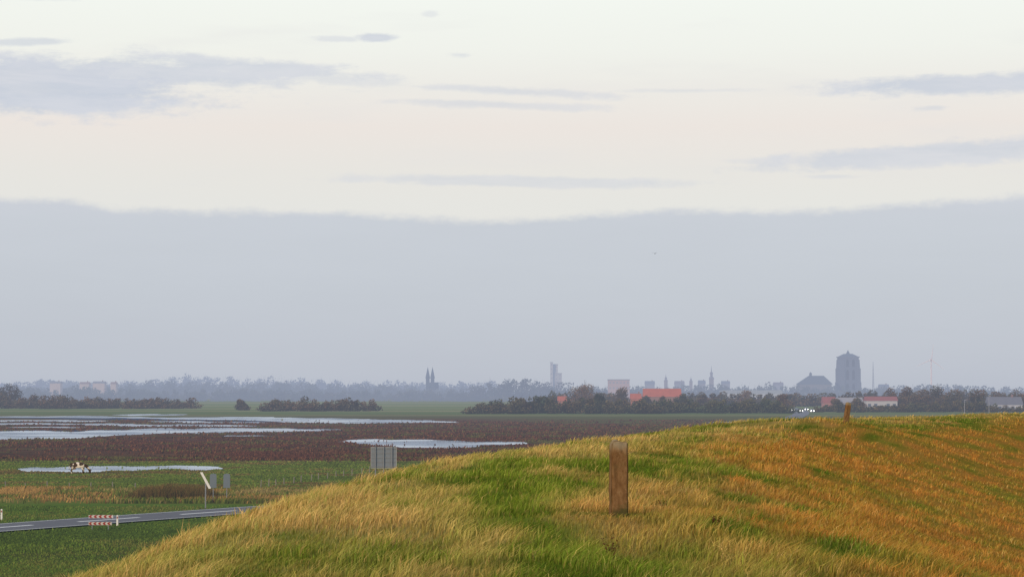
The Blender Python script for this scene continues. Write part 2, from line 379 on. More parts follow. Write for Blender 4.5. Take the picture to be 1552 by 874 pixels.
NB=440000
d=np.exp(rng.uniform(math.log(9.3),math.log(128),NB)); px=rng.uniform(-200,1800,NB)
x=(px-776)/F*d; y=d
s,t=xy_st(x,y); keep=(s>-2.4)&(s<12.0); s,t,x,y,d=s[keep],t[keep],x[keep],y[keep],d[keep]
z=dz(s,t); c_,dry=gcol(s,t)
pat=fbm(s,t*.7,.38,77,2); pick=rng.random(len(s))
cl=np.clip((pat-.46)*5,0,1)
sl_=np.clip((s-4)/3,0,1)
h=(.028+.026*dry+.062*cl)*rng.uniform(.5,1.4,len(s)); h*=1-.3*sl_
alt=np.where((pick<.25)[:,None],STRAW,np.where((pick<.5)[:,None],GREEN,c_)); c_=np.where((rng.random(len(s))<.8)[:,None],c_*.78+alt*.22,alt*.6+c_*.4)
c_=c_*(.78+.36*cl)[:,None]
pp=np.hypot(x-.84,y-18)<.45; h=np.where(pp,h*.5,h)
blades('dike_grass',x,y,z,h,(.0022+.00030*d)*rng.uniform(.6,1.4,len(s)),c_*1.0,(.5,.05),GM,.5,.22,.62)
NT_=4600
d0=np.exp(rng.uniform(math.log(9.8),math.log(85),NT_)); px0=rng.uniform(-200,1800,NT_); x0=(px0-776)/F*d0; s0,t0=xy_st(x0,d0)
_,dr0=gcol(s0,t0); k=(s0>-1.8)&(s0<10)&(dr0>.5)&(rng.random(NT_)<np.where(s0<1.6,1,.4)); x0,d0=x0[k],d0[k]
nb=22; rr=rng.normal(0,.06,(len(x0),nb,2)); x=(x0[:,None]+rr[...,0]).ravel(); y=(d0[:,None]+rr[...,1]).ravel()
s,t=xy_st(x,y); z=dz(s,t); hs=np.repeat(rng.uniform(.07,.19,len(x0))*(rng.random(len(x0))*.6+.6),nb)*rng.uniform(.6,1.15,len(x))
pp=np.hypot(x-.84,y-18)<.6; hs=np.where(pp,hs*.35,hs)
hs*=np.where(s>1.8,.7,1)
tc_=np.where((rng.random(len(x))<.72)[:,None],STRAW*1.08,PALE); tc_=np.where((s>4)[:,None],ORANGE*1.05,tc_)
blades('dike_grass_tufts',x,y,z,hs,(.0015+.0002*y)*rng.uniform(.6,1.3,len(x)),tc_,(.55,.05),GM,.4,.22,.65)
# polder rough vegetation
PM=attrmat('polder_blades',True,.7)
def scatter(name,py0,py1,n_,h0,h1,w0,cols,px0=-120,px1=1000,dens=None,k_=1.1):
    py=rng.uniform(py0,py1,n_); px=rng.uniform(px0,px1,n_); d=HC*F/(py-592); x=(px-776)/F*d; y=d+0
    ok=roaddist(x,y)>4.2
    for P_ in poolpoly: ok&=~(inpoly(x,y,P_)&(rng.random(n_)>.01))
    if dens is not None: ok&=rng.random(n_)<dens(x,y)
    x,y=x[ok],y[ok]; k=len(x)
    cols=np.array([lin(*c) for c in cols])*k_
    q=fbm(x,y,8,99,3); ci=np.clip(((q-.5)*2.4+.5)*len(cols)+rng.normal(0,.6,k),0,len(cols)-1).astype(int)
    hh=(h0+(h1-h0)*fbm(x,y,6,12,2))*rng.uniform(.5,1.3,k)
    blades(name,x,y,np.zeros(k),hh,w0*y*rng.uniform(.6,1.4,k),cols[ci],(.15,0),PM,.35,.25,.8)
scatter('verge_grass',766,880,50000,.06,.2,.0006,[(70,90,34),(82,104,38),(92,108,44),(98,104,50)],-150,560)
scatter('roadside_reeds',740,762,26000,.15,.6,.0006,[(156,126,74),(136,108,60),(96,104,44),(84,98,40),(136,122,74)],-150,640,dens=lambda x,y:np.clip((fbm(x,y*.7,14,5,2)-.38)*6,.08,1))
scatter('meadow_grass',698,738,45000,.06,.22,.0007,[(82,98,36),(92,110,42),(98,114,46),(112,104,56),(96,84,46)],-150,720)
scatter('salt_marsh_vegetation',636,698,100000,.15,.55,.0007,[(88,56,42),(74,50,38),(104,72,48),(62,46,34),(92,62,46),(84,82,44)],-150,1100,dens=lambda x,y:np.clip((fbm(x*.6,y*1.2,20,61,3)-.38)*7,0.06,1))
k=7000; x1,y1=W(260,757); x=x1+rng.normal(0,1.1,k)+rng.uniform(-2.7,3.0,k); y=y1+rng.uniform(-3,5,k); hh=rng.uniform(.6,1.9,k)*(1-.5*np.clip(((x-x1)/3.6)**2,0,1.6))*(.6+.7*vn(x,x*0,.8,3))
blades('dark_reed_bed',x,y,0*x,hh.clip(.2),.06*np.ones(k),np.where((rng.random(k)<.6)[:,None],np.array(lin(88,80,42)),np.array(lin(106,84,48))),(.12,0),PM,.3,.3)
# ---------------------------------------------------------------- marker posts
def postmesh(seed):
    bm=bmesh.new(); box(bm,-.070,.070,-.06,.06,-.2,.585,0,.94,.94)
    bmesh.ops.subdivide_edges(bm,edges=bm.edges,cuts=9,use_grid_fill=True)
    bmesh.ops.bevel(bm,geom=[e_ for e_ in bm.edges if e_.calc_face_angle(0)>1],offset=.012,segments=2,affect='EDGES')
    for v_ in bm.verts:
        q=mnoise.noise(v_.co*9+Vector((seed,0,0)))*.006+mnoise.noise(v_.co*28+Vector((seed,0,0)))*.004
        v_.co.x+=q*(1 if v_.co.x>0 else -1); v_.co.y-=q
        if v_.co.z>.56: v_.co.z+=mnoise.noise(v_.co*16)*.022-.05*max(0,v_.co.x-.03)*2
    me=bpy.data.meshes.new('marker_post'); bm.to_mesh(me); bm.free()
    for p_ in me.polygons: p_.use_smooth=True
    return me
m,n=newmat('weathered_post')
tc=n.node('ShaderNodeTexCoord'); O=tc.outputs['Object']; mp=n.node('ShaderNodeMapping'); mp.inputs['Scale'].default_value=(1,1,.45); n.nt.links.new(O,mp.inputs[0])
a=n.noise(mp.outputs[0],24,6,.7); b=n.noise(O,55,6,.75); cN=n.noise(O,6,3,.6)
c=n.ramp(a,[(.3,lin(92,66,42)),(.5,lin(128,95,62)),(.7,lin(150,118,82))])
c=n.mix(n.sm(b,.58,.70,0,.6),c,lin(78,58,42)); c=n.mix(n.sm(b,.40,.31,0,.5),c,lin(178,156,124))
c=n.mix(n.sm(cN,.5,.68,0,.5),c,lin(112,94,60))
sp=n.node('ShaderNodeSeparateXYZ'); n.nt.links.new(O,sp.inputs[0])
c=n.mix(n.m('MULTIPLY',n.sm(n.m('ADD',sp.outputs[2],n.m('MULTIPLY',cN,.12)),.54,.64),.7),c,lin(160,146,118))
c=n.mix(n.m('MULTIPLY',n.sm(sp.outputs[2],.22,.02),n.sm(cN,.4,.6)),c,lin(84,78,46))
p=n.node('ShaderNodeBsdfPrincipled'); n.put(p.inputs['Base Color'],c); p.inputs['Roughness'].default_value=.95; p.inputs['Specular IOR Level'].default_value=.1
bp=n.node('ShaderNodeBump'); n.put(bp.inputs['Height'],n.m('ADD',a,b)); bp.inputs['Distance'].default_value=.010; n.nt.links.new(bp.outputs[0],p.inputs['Normal'])
finish(n,p.outputs[0],False); PMAT=m
pm=postmesh(1.3)
for (px,dd,zb,r),rot,lab in zip(POSTS,[(0,.005,.16),(.02,.16,.5)],['weathered brown concrete marker post standing in dike grass','leaning weathered marker post on the dike crest']):
    xx,yy_=G(px,dd)
    obj('marker_post',pm,None,(xx,yy_,zb),label=lab,category='post',group='marker posts along the dike crest',rot=rot)
pm.materials.append(PMAT)
# weeds
wm=mat('dead_weed',lin(100,66,38),False,.3,8)
for i,(px,py) in enumerate([(926,852),(1086,800),(1004,772)]):
    for dd in np.arange(9,110,.1):
        xx=(px-776)/F*dd; s_,t_=xy_st(np.array([xx]),np.array([dd])); zz=float(dz(s_,t_)[0])
        if HC-(py-592)*dd/F<=zz: break
    def wb(bm):
        for j in range(8):
            a_=random.uniform(0,6.28); L_=random.uniform(.11,.18)*(1 if i==0 else .7); p0=Vector((0,0,-.02))
            pr=None
            for q in range(6):
                pt=p0+Vector((math.cos(a_)*.35*L_*q/5+random.uniform(-.008,.008),math.sin(a_)*.3*L_*q/5,L_*q/5))
                r=.003*(1-q/8); ring=[bm.verts.new(pt+Vector((r*math.cos(k_*2.1),r*math.sin(k_*2.1),0))) for k_ in range(3)]
                if pr:
                    for k_ in range(3): bm.faces.new((pr[k_],pr[(k_+1)%3],ring[(k_+1)%3],ring[k_]))
                pr=ring
                if q>1:
                    for _ in range(3):
                        u=Vector((random.uniform(-1,1),random.uniform(-1,1),random.uniform(-.5,1))).normalized()*.02; v2=u.cross(Vector((0,.3,1))).normalized()*.007
                        bm.faces.new([bm.verts.new(pt+k_) for k_ in (Vector((0,0,0)),u*.5+v2,u,u*.5-v2)])
    bmesh_obj('weed_plant',wb,wm,loc=(xx,dd,zz),label='dead brown dock weed in the dike grass',category='weed',group='dead weeds on the dike')
# ---------------------------------------------------------------- foliage
FM=attrmat('foliage',True,1.35); FM2=attrmat('foliage_near',True,.6)
BK=mat('bark',(.09,.07,.055),True,.3,.6,k=.6)
def leaves(bl,nq,size,c0,c1):
    bl=np.array(bl); wgt=bl[:,3]*bl[:,5]; wgt/=wgt.sum(); bi=rng.choice(len(bl),nq,p=wgt); B=bl[bi]
    dv=rng.normal(size=(nq,3)); dv/=np.linalg.norm(dv,axis=1)[:,None]; rad=rng.uniform(.25,1,nq)**.45*rng.uniform(.88,1.12,nq)
    P_=B[:,:3]+dv*B[:,3:6]*rad[:,None]
    P_[:,2]=np.maximum(P_[:,2],.2)
    a=rng.normal(size=(nq,3)); a/=np.linalg.norm(a,axis=1)[:,None]; b=np.cross(a,rng.normal(size=(nq,3))); b/=np.linalg.norm(b,axis=1)[:,None]
    sz=size*rng.uniform(.5,1.4,nq)[:,None]; a=a*sz; b=b*sz*.7
    V=np.stack([P_-a,P_-b,P_+a,P_+b],1).reshape(-1,3)
    bt=rng.random(len(bl))
    shade=np.clip(.4+.5*dv[:,2]+.25*rng.normal(size=nq)+.5*(bt[bi]-.5),0,1)[:,None]  # painted shading: upper leaves of each blob lighter, lower ones darker
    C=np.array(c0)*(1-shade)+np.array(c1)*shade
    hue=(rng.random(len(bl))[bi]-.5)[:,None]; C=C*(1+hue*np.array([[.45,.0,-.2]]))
    return V,np.repeat(C,4,0)
def crown_blobs(x,y,h,w,rnd,base=.12,full=False):
    o=[]
    k=rnd.randint(4,7)
    for i in range(k):
        f=rnd.random(); zz=h*(base+ (1-base)*(.25+.5*f)); ww=w*.5*(1-.45*f)
        r=w*rnd.uniform(.20,.34)
        o.append((x+rnd.uniform(-ww,ww)*.8,y+rnd.uniform(-ww,ww)*.8,min(zz,h-r*.7),r,r,r*rnd.uniform(.7,1.0)))
    o.append((x,y,h*(base+.35*(1-base)),w*.42,w*.42,h*.3))
    if full: o.append((x+rnd.uniform(-.3,.3)*w,y,h*.28,w*.75,w*.5,h*.30)); o.append((x+rnd.uniform(-.3,.3)*w,y,h*.15,w*.7,w*.5,h*.22))
    return o
def treeline(name,prof,dd,depth,spacing,wr,leaf,nper,c0,c1,label,base=.05,seed=1,twig=5):
    rnd=random.Random(seed); P0=prof[0][0];P1=prof[-1][0]; xs=[p[0] for p in prof]; ys=[p[1] for p in prof]
    bl=[]; px=P0; cnt=0; trunks=[]
    hv=[1,1,.95,.88,.8,1.04] if dd<1800 else [1,.97,.94,.98,.9,1.02]
    while px<P1:
        d_=dd+rnd.uniform(0,depth); ty=np.interp(px,xs,ys); h=(HC+(592-ty)*d_/F)*rnd.choice(hv); wdt=wr*rnd.uniform(.7,1.3)
        h=max(h,1.5)
        x_=(px-776)/F*d_; bl+=crown_blobs(x_,d_,h,wdt,rnd,base,True); cnt+=1
        trunks.append((x_,d_,h,wdt)); px+=spacing*F/dd*rnd.uniform(.6,1.4)
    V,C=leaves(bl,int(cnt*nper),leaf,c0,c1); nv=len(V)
    Fq=np.arange(nv).reshape(-1,4)
    tv=[];tf=[];tcol=[];o_=nv
    for (x_,d_,h,wdt) in trunks:
        for j in range(twig):
            a_=rnd.uniform(-.35,.35)*wdt if j else 0; top=h*(rnd.uniform(.8,1.02) if j else .7); r=max(.02*h*(.3 if j else 1),leaf*.12)
            b0=(x_+a_*.2,d_-wdt*.1,0 if j==0 else h*.3); t0_=(x_+a_,d_-wdt*.1,top)
            tv+=[(b0[0]-r,b0[1],b0[2]),(b0[0]+r,b0[1],b0[2]),(t0_[0]+r*.2,t0_[1],t0_[2]),(t0_[0]-r*.2,t0_[1],t0_[2])]
            tf.append((o_,o_+1,o_+2,o_+3)); o_+=4; tcol+=[(.06,.045,.04)]*4
    V=np.concatenate([V,np.array(tv)]); C=np.concatenate([C,np.array(tcol)]); Fq=np.concatenate([Fq,np.array(tf)])
    o=obj(name,mesh_np(name,V,Fq,C),FM if dd>1800 else FM2,kind='stuff'); o['label']=label; return o
DG0=(.022,.026,.015);DG1=(.085,.095,.05)
BR0=(.045,.034,.022);BR1=(.16,.115,.07)
HD='distant_woodland'; SB='shrub_belt'
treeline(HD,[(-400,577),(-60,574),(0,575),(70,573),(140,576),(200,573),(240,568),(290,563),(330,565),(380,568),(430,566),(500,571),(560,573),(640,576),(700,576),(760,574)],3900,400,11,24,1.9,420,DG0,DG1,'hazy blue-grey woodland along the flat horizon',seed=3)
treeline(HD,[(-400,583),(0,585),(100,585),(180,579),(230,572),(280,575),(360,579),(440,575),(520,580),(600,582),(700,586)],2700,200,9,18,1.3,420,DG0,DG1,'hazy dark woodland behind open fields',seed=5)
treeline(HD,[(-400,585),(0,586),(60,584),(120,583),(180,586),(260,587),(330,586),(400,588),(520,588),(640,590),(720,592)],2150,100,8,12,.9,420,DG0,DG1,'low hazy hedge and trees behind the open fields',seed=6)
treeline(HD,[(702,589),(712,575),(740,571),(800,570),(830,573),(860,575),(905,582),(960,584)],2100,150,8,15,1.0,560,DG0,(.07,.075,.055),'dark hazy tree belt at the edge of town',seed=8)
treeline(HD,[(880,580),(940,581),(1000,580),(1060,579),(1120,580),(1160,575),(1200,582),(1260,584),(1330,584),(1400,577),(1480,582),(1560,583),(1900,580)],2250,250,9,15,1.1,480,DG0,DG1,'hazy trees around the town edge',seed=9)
treeline(SB,[(-300,590),(0,593),(40,594),(105,597),(112,603)],1250,60,4,8,.5,620,BR0,BR1,'brown leafless shrub belt beside green field',.02,seed=11)
treeline(SB,[(112,602),(150,599),(200,602),(250,600),(290,602),(297,607)],1270,30,3.6,7,.5,520,BR0,BR1,'brown hedgerow of low shrubs across the field',.02,seed=12)
treeline(SB,[(404,610),(412,603),(450,600),(500,602),(540,601),(566,604),(571,610)],1110,30,3.3,6.5,.45,560,BR0,BR1,'dark brown hedgerow of low shrubs in field',.02,seed=13)
treeline(SB,[(718,616),(730,610),(760,604),(790,599),(840,596),(870,600),(900,597),(940,601),(980,605),(998,609)],985,40,3.3,7,.45,640,(.03,.03,.018),(.13,.11,.055),'mixed brown and green shrubs at the farm edge',.02,seed=14)
treeline(SB,[(996,607),(1030,602),(1070,604),(1110,603),(1150,602),(1186,606),(1196,612)],1010,30,3.3,6.5,.45,620,(.03,.034,.018),(.11,.11,.05),'green brown shrub belt beside the road',.02,seed=15)
treeline(SB,[(1240,614),(1262,611),(1300,612),(1340,614),(1365,612),(1385,605),(1420,606),(1460,604),(1495,608),(1510,614),(1700,614)],1060,30,3.3,5.5,.4,480,(.03,.03,.018),(.12,.105,.05),'brown shrubs behind the dike crest',.02,seed=16)
treeline(SB,[(840,589),(900,590),(960,593),(1040,592),(1100,593),(1190,595),(1260,591),(1330,590),(1380,589),(1560,591),(1800,592)],1450,100,5,9,.7,560,(.035,.03,.02),(.14,.11,.065),'autumn shrubs and trees among farm buildings',.03,seed=17)
def tree(px,py_top,dd,wd,c0,c1,label,seed,leaf=.38,nl=2000,bare=.22):
    rnd=random.Random(seed); x,y=G(px,dd); h=ztop(py_top,dd)
    e_=obj('tree',None,None,(x,y,0),label=label,category='tree',group='autumn trees around the farms')
    def tb(bm):
        cone(bm,.026*h,.012*h,0,h*.55,n=7)
        for j in range(9):
            a_=rnd.uniform(0,6.28); z0=h*rnd.uniform(.22,.5); z1=h*rnd.uniform(.6,.98); rr_=wd*.42*rnd.uniform(.3,1)*(1.2-z1/h)*1.4
            p0=Vector((0,0,z0)); p1=Vector((math.cos(a_)*rr_,math.sin(a_)*rr_,z1)); r0=.009*h; r1=.002*h
            ax=[bm.verts.new(p0+Vector((r0*math.cos(k_*2.1),r0*math.sin(k_*2.1),0))) for k_ in range(3)]; bx=[bm.verts.new(p1+Vector((r1*math.cos(k_*2.1),r1*math.sin(k_*2.1),0))) for k_ in range(3)]
            for k_ in range(3): bm.faces.new((ax[k_],ax[(k_+1)%3],bx[(k_+1)%3],bx[k_]))
    bmesh_obj('trunk',tb,BK,parent=e_)
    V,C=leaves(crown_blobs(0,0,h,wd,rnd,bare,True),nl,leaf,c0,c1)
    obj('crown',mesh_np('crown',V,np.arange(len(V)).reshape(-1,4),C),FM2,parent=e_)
OR0=(.07,.04,.022);OR1=(.24,.14,.07)
tl=[(876,579,1300,11,OR0,OR1,'tall orange brown autumn tree behind shrubs'),(888,574,1350,9,OR0,OR1,'tall orange brown autumn tree behind shrubs'),(940,586,1300,10,BR0,BR1,'brown half bare tree near the farm'),
 (8,576,1400,10,BR0,(.09,.075,.055),'dark half bare tree beside shrub belt'),(24,581,1380,9,BR0,(.09,.075,.055),'dark half bare tree beside shrub belt'),(-20,579,1400,12,BR0,(.09,.075,.055),'dark half bare tree beside shrub belt'),
 (367,602,1180,5,BR0,BR1,'small round bush alone in the green field'),
 (1396,581,1150,12,BR0,BR1,'brown half bare tree behind dike'),(1372,584,1170,9,BR0,BR1,'brown half bare tree behind dike'),(1420,579,1200,11,DG0,BR1,'brown half bare tree behind dike'),(1446,584,1150,11,BR0,BR1,'brown half bare tree behind dike'),
 (1480,587,1100,9,DG0,BR1,'brown half bare tree behind dike'),(1350,587,1200,8,BR0,BR1,'brown half bare tree behind dike'),(1540,589,1150,11,BR0,BR1,'brown half bare tree behind dike'),(1590,586,1150,11,BR0,BR1,'brown half bare tree behind dike'),
 (1185,593,1150,7,BR0,BR1,'small bushy tree beside road'),(820,594,1020,8,DG0,DG1,'dark green bushy tree in the shrub belt'),(790,597,1000,7,OR0,BR1,'brown bushy tree in the shrub belt'),(908,594,1030,8,DG0,(.06,.07,.045),'dark green bushy tree beside orange building'),
 (1130,589,1500,9,OR0,OR1,'orange brown autumn tree behind farm'),(1062,592,1300,8,BR0,BR1,'brown tree behind the farm'),(1512,588,1250,9,BR0,BR1,'brown half bare tree behind white house'),(980,595,1250,6,BR0,BR1,'brown bushy tree in front of orange barn'),(1030,594,1200,7,DG0,DG1,'dark bushy tree in front of orange barn'),(1004,598,1200,5,BR0,BR1,'brown bushy tree in front of orange barn'),(1300,598,1100,6,BR0,BR1,'small brown bush between farm buildings'),(1268,600,1100,5,BR0,BR1,'small brown bush between farm buildings')]
for i,a_ in enumerate(tl): tree(*a_,seed=50+i)
# ---------------------------------------------------------------- buildings
WIN=mat('window_glass',(.05,.06,.08),True,.1,1,.3)
WINF=mat('window_glass_hazy',(.26,.24,.26),True,.1,1,.6,k=1.5)  # far glass paler, haze's loss of contrast painted into base colour
def building(px,dd,wpx,pyeave,pyridge,depth,wc,rc,name,label,cat='building',rot=0.,nw=4,floors=1,flat=False,group=None,chim=True,hip=0.,k=1.):
    x,y=G(px,dd); w_=wpx*dd/F; he=max(ztop(pyeave,dd),2.2); hr=ztop(pyridge,dd)
    e_=obj(name,None,None,(x,y,0),label=label,category=cat,rot=(0,0,rot),group=group)
    wmt=mat('wall_%d_%d_%d_%d'%(*wc,k*100),tuple(.8*q for q in lin(*wc)),True,.12,.3,k=k); rmt=mat('roof_%d_%d_%d_%d'%(*rc,k*100),tuple(.75*q for q in lin(*rc)),True,.3,.35,k=k)
    bmesh_obj('wall',lambda bm:box(bm,-w_/2,w_/2,0,depth,0,he),wmt,parent=e_)
    def rf(bm):
        if flat: box(bm,-w_/2-.3,w_/2+.3,-.3,depth+.3,he,max(hr,he+.5)); return
        o=.4; ht=hip*w_
        a=[bm.verts.new(p) for p in ((-w_/2-o,-o,he),(w_/2+o,-o,he),(w_/2+o,depth+o,he),(-w_/2-o,depth+o,he))]
        b=[bm.verts.new((-w_/2-o+ht,depth/2,hr)),bm.verts.new((w_/2+o-ht,depth/2,hr))]
        for f in ((a[0],a[1],b[1],b[0]),(a[2],a[3],b[0],b[1]),(a[1],a[2],b[1]),(a[3],a[0],b[0]),(a[3],a[2],a[1],a[0])): bm.faces.new(f)
    r=bmesh_obj('roof',rf,rmt,parent=e_)
    if chim and not flat: bmesh_obj('chimney',lambda bm:box(bm,w_*.22,w_*.22+.9,depth/2-.4,depth/2+.4,hr-.8,hr+1.1),mat('brick_chimney',(.2,.1,.07)),parent=r)
    fh=he/floors
    def wn(bm): box(bm,-.5,.5,-.04,.03,0,1.3)
    wb_=None
    for f in range(floors):
        for i in range(nw):
            if f==0 and i==nw//2: continue
            xx=-w_/2+w_*(i+.5)/nw
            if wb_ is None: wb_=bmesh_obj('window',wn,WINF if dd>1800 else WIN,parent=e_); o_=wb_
            else: o_=wb_.copy(); COL.objects.link(o_)
            o_.location=(xx,0,fh*f+fh*.4); o_.scale=(min(1.6,w_/nw*.5),1,min(1.5,fh*.4)/1.3)
    bmesh_obj('door',lambda bm:box(bm,-.55,.55,-.05,.03,.05,2.1),mat('door_paint',(.06,.07,.06)),parent=e_,loc=(-w_/2+w_*(nw//2+.5)/nw,0,0))
    return e_
OR=(198,98,62); RD=(162,78,64)
building(1004,1330,56,601,588.5,12,(150,110,90),OR,'barn','large barn with orange tiled roof','barn',nw=5,chim=False,k=.8)
building(964,1280,15,604,596,9,(190,110,76),OR,'house','small orange brick house with orange roof','house',nw=2,k=.8)
building(852,1250,12,607,600,8,(170,104,76),OR,'house','small orange brick house among shrubs','house',nw=2,k=.8)
building(1257,1180,18,610,601,9,(180,116,96),RD,'farm_building','small brick farm building with red roof','building',nw=3,chim=False,k=.9)
building(1288,1190,38,610,602,9,(176,172,172),(166,162,168),'farm_building','low white building with pale grey roof','building',nw=5,chim=False,k=.9)
building(1336,1160,47,607,600.5,9,(194,192,192),RD,'farm_building','low white walled shed with red roof','building',nw=5,chim=False,k=.9)
building(1140,2000,90,596,591,30,(190,194,200),(170,178,188),'warehouse','long pale flat roofed warehouse','warehouse',flat=True,nw=10)
building(1524,1080,50,613,601,10,(206,206,210),(112,108,116),'house','white house with dark grey tiled roof','house',nw=5)
building(938,2050,32,576,574.5,14,(206,168,156),(160,152,156),'apartment_block','pinkish apartment block with rows of windows','building',flat=True,nw=6,floors=4,k=1.4)
building(840,2900,11,553,551.5,14,(212,212,218),(190,192,200),'tower_block','tall pale tower block above trees','building',flat=True,nw=2,floors=9,k=1.1)
building(843,2898,17,566,565,12,(202,202,210),(186,188,196),'tower_block','pale block with balconies beside tower block','building',flat=True,nw=3,floors=7,k=1.1)
building(836,2894,4,549,548.5,5,(212,212,218),(190,192,200),'lift_tower','narrow pale lift tower beside tower block','building',flat=True,nw=1,floors=8,k=1.1)
for i,(px,wp_) in enumerate([(84,16),(128,14),(150,18),(172,8)]):
    building(px,2450,wp_,580.5+i%2,577.5+i%2,12,(216,196,188),(170,128,118) if i%2 else (150,150,160),'house','pale hazy house on the horizon','house',nw=3,group='pale houses along the horizon',k=1.2)
hs=[(985,2700,14,582,577),(1030,2750,14,582,577),(1064,2700,10,581,576),(1100,2700,12,581,577),(1180,2700,14,583,579),(1340,2500,14,586,582)]
for i,h_ in enumerate(hs):
    building(*h_,12,[(146,140,144),(154,150,154),(140,130,134)][i%3],[(116,118,132),(136,114,116),(106,110,126)][i%3],'house','hazy town house with pitched roof','house',nw=3,group='town houses on the skyline',k=1.5)
# big tower
STN=mat('tower_stone',(.11,.12,.15),True,.15,.15,k=.95); SLATE=mat('slate_roof',(.08,.10,.13),True,.15,.3,k=.95); DARK=mat('tower_opening',(.05,.05,.06),True,.1,1,k=.9)
x,y=G(1285,3000)
zt=ztop(542,3000)
e_=obj('church_tower',None,None,(x,y,0),label='massive square stone church tower with low pyramid roof',category='tower',rot=(0,0,.12))
def tb(bm):
    box(bm,-11.8,11.8,-11.8,11.8,0,zt,0,.97,.97)
    for sx in(-1,1):
        for sy in(-1,1):
            box(bm,sx*10.8-3.2,sx*10.8+3.2,sy*10.8-3.2,sy*10.8+3.2,0,zt*.40)
            box(bm,sx*10.6-2.8,sx*10.6+2.8,sy*10.6-2.8,sy*10.6+2.8,zt*.40,zt*.74)
            box(bm,sx*10.3-2.4,sx*10.3+2.4,sy*10.3-2.4,sy*10.3+2.4,zt*.74,zt-2.4,0,.8,.8)
    for zz in (.40,.74): box(bm,-12.1,12.1,-12.1,12.1,zt*zz-.5,zt*zz+.5)
bmesh_obj('wall',tb,STN,parent=e_)
bmesh_obj('parapet',lambda bm:box(bm,-12.4,12.4,-12.4,12.4,zt+.01,zt+1.5),STN,parent=e_)
def rb(bm):
    box(bm,-11,11,-11,11,zt+1.52,ztop(536,3000),0,.42,.42); cone(bm,2.6,0,ztop(536,3000),ztop(530,3000),n=8)
bmesh_obj('roof',rb,SLATE,parent=e_)
def nb_(bm):
    pts=[(-1.7,0),(1.7,0),(1.7,10),(1.2,12),(0,13.6),(-1.2,12),(-1.7,10)]
    a=[bm.verts.new((p[0],-.15,p[1])) for p in pts]; b=[bm.verts.new((p[0],.5,p[1])) for p in pts]
    bm.faces.new(a); bm.faces.new(b[::-1])
    for i in range(7): bm.faces.new((a[i],b[i],b[(i+1)%7],a[(i+1)%7]))
w0=None
for lev,zz in ((0,zt*.78),(1,zt*.46),(2,zt*.12)):
    for xx in (-4,4):
        if w0 is None: w0=bmesh_obj('arched_opening',nb_,DARK,parent=e_); o_=w0
        else: o_=w0.copy(); COL.objects.link(o_)
        o_.location=(xx,-12.0,zz); o_.scale=(1,1,.72 if lev==0 else 1)
# church
x,y=G(1236,2950)
e_=obj('church',None,None,(x,y,0),label='large church with hipped slate roof and cupola',category='church')
k_=2950/F; ze=ztop(582,2950); zr=ztop(569,2950)
bmesh_obj('wall',lambda bm:box(bm,-24*k_,24*k_,0,30,0,ze),mat('church_wall',(.16,.15,.15),True,.1,.2),parent=e_)
def rb(bm):
    a=[bm.verts.new(p) for p in ((-26*k_,-1,ze),(26*k_,-1,ze),(26*k_,31,ze),(-26*k_,31,ze))]; b=[bm.verts.new(p) for p in ((-8*k_,12,zr),(14*k_,12,zr),(14*k_,18,zr),(-8*k_,18,zr))]
    for i in range(4): bm.faces.new((a[i],a[(i+1)%4],b[(i+1)%4],b[i]))
    bm.faces.new(b); bm.faces.new(a[::-1])
bmesh_obj('roof',rb,SLATE,parent=e_)
def cb(bm):
    cone(bm,1.8,1.6,zr-1,zr+2.4,x=-9*k_+3,y=15,n=8); cone(bm,2.1,0,zr+2.4,zr+5,x=-9*k_+3,y=15,n=8)
bmesh_obj('cupola',cb,SLATE,parent=e_)
w0=None
for i in range(6):
    if w0 is None: w0=bmesh_obj('arched_window',nb_,DARK,parent=e_); o_=w0
    else: o_=w0.copy(); COL.objects.link(o_)
    o_.location=((-20+i*8)*k_,-.1,ze*.3); o_.scale=(.8,1,.5)
# twin spires
x,y=G(652,2900)
e_=obj('church',None,None,(x,y,0),label='church with two slender pointed spires',category='church')
k_=2900/F
DS=mat('spire_slate',(.05,.07,.10),True,.1,.3,k=1.05)
bmesh_obj('nave',lambda bm:(box(bm,-6*k_,12*k_,8,30,0,ztop(585,2900)),box(bm,-6*k_,12*k_,8,30,ztop(585,2900),ztop(579,2900),0,.98,.05)),DS,parent=e_)
for sx in (-3.6,3.6):
    def sb(bm):
        box(bm,-2.3,2.3,-2.3,2.3,0,ztop(573,2900)); cone(bm,3.0,0,ztop(573,2900),ztop(555.5,2900),n=8)
    bmesh_obj('spire',sb,DS,parent=e_,loc=(sx*k_,0,0))
def spire(px,dd,py0,py1,w_,label,name='spire_tower'):
    x,y=G(px,dd); z0=ztop(py0,dd); z1=ztop(py1,dd)
    e_=obj(name,None,None,(x,y,0),label=label,category='tower')
    bmesh_obj('wall',lambda bm:box(bm,-w_/2,w_/2,-w_/2,w_/2,0,z0),mat('spire_wall',(.25,.2,.2),True,.1,.3,k=1.3),parent=e_)
    def sb(bm):
        h=z1-z0; cone(bm,w_*.7,w_*.42,z0,z0+h*.16,n=8); cone(bm,w_*.3,w_*.3,z0+h*.16,z0+h*.38,n=8); cone(bm,w_*.45,w_*.16,z0+h*.38,z0+h*.52,n=8); cone(bm,w_*.12,0,z0+h*.52,z1,n=6)
    bmesh_obj('spire',sb,mat('spire_lead',(.22,.19,.20),True,.1,.3,k=1.4),parent=e_)
spire(1078,2700,574,553,5.0,'slender town hall tower with onion lantern spire')
spire(1009,2700,577,566,4,'small turret spire above the town roofs')
spire(1047,2700,578,570,3.5,'small ridge turret above the town roofs')
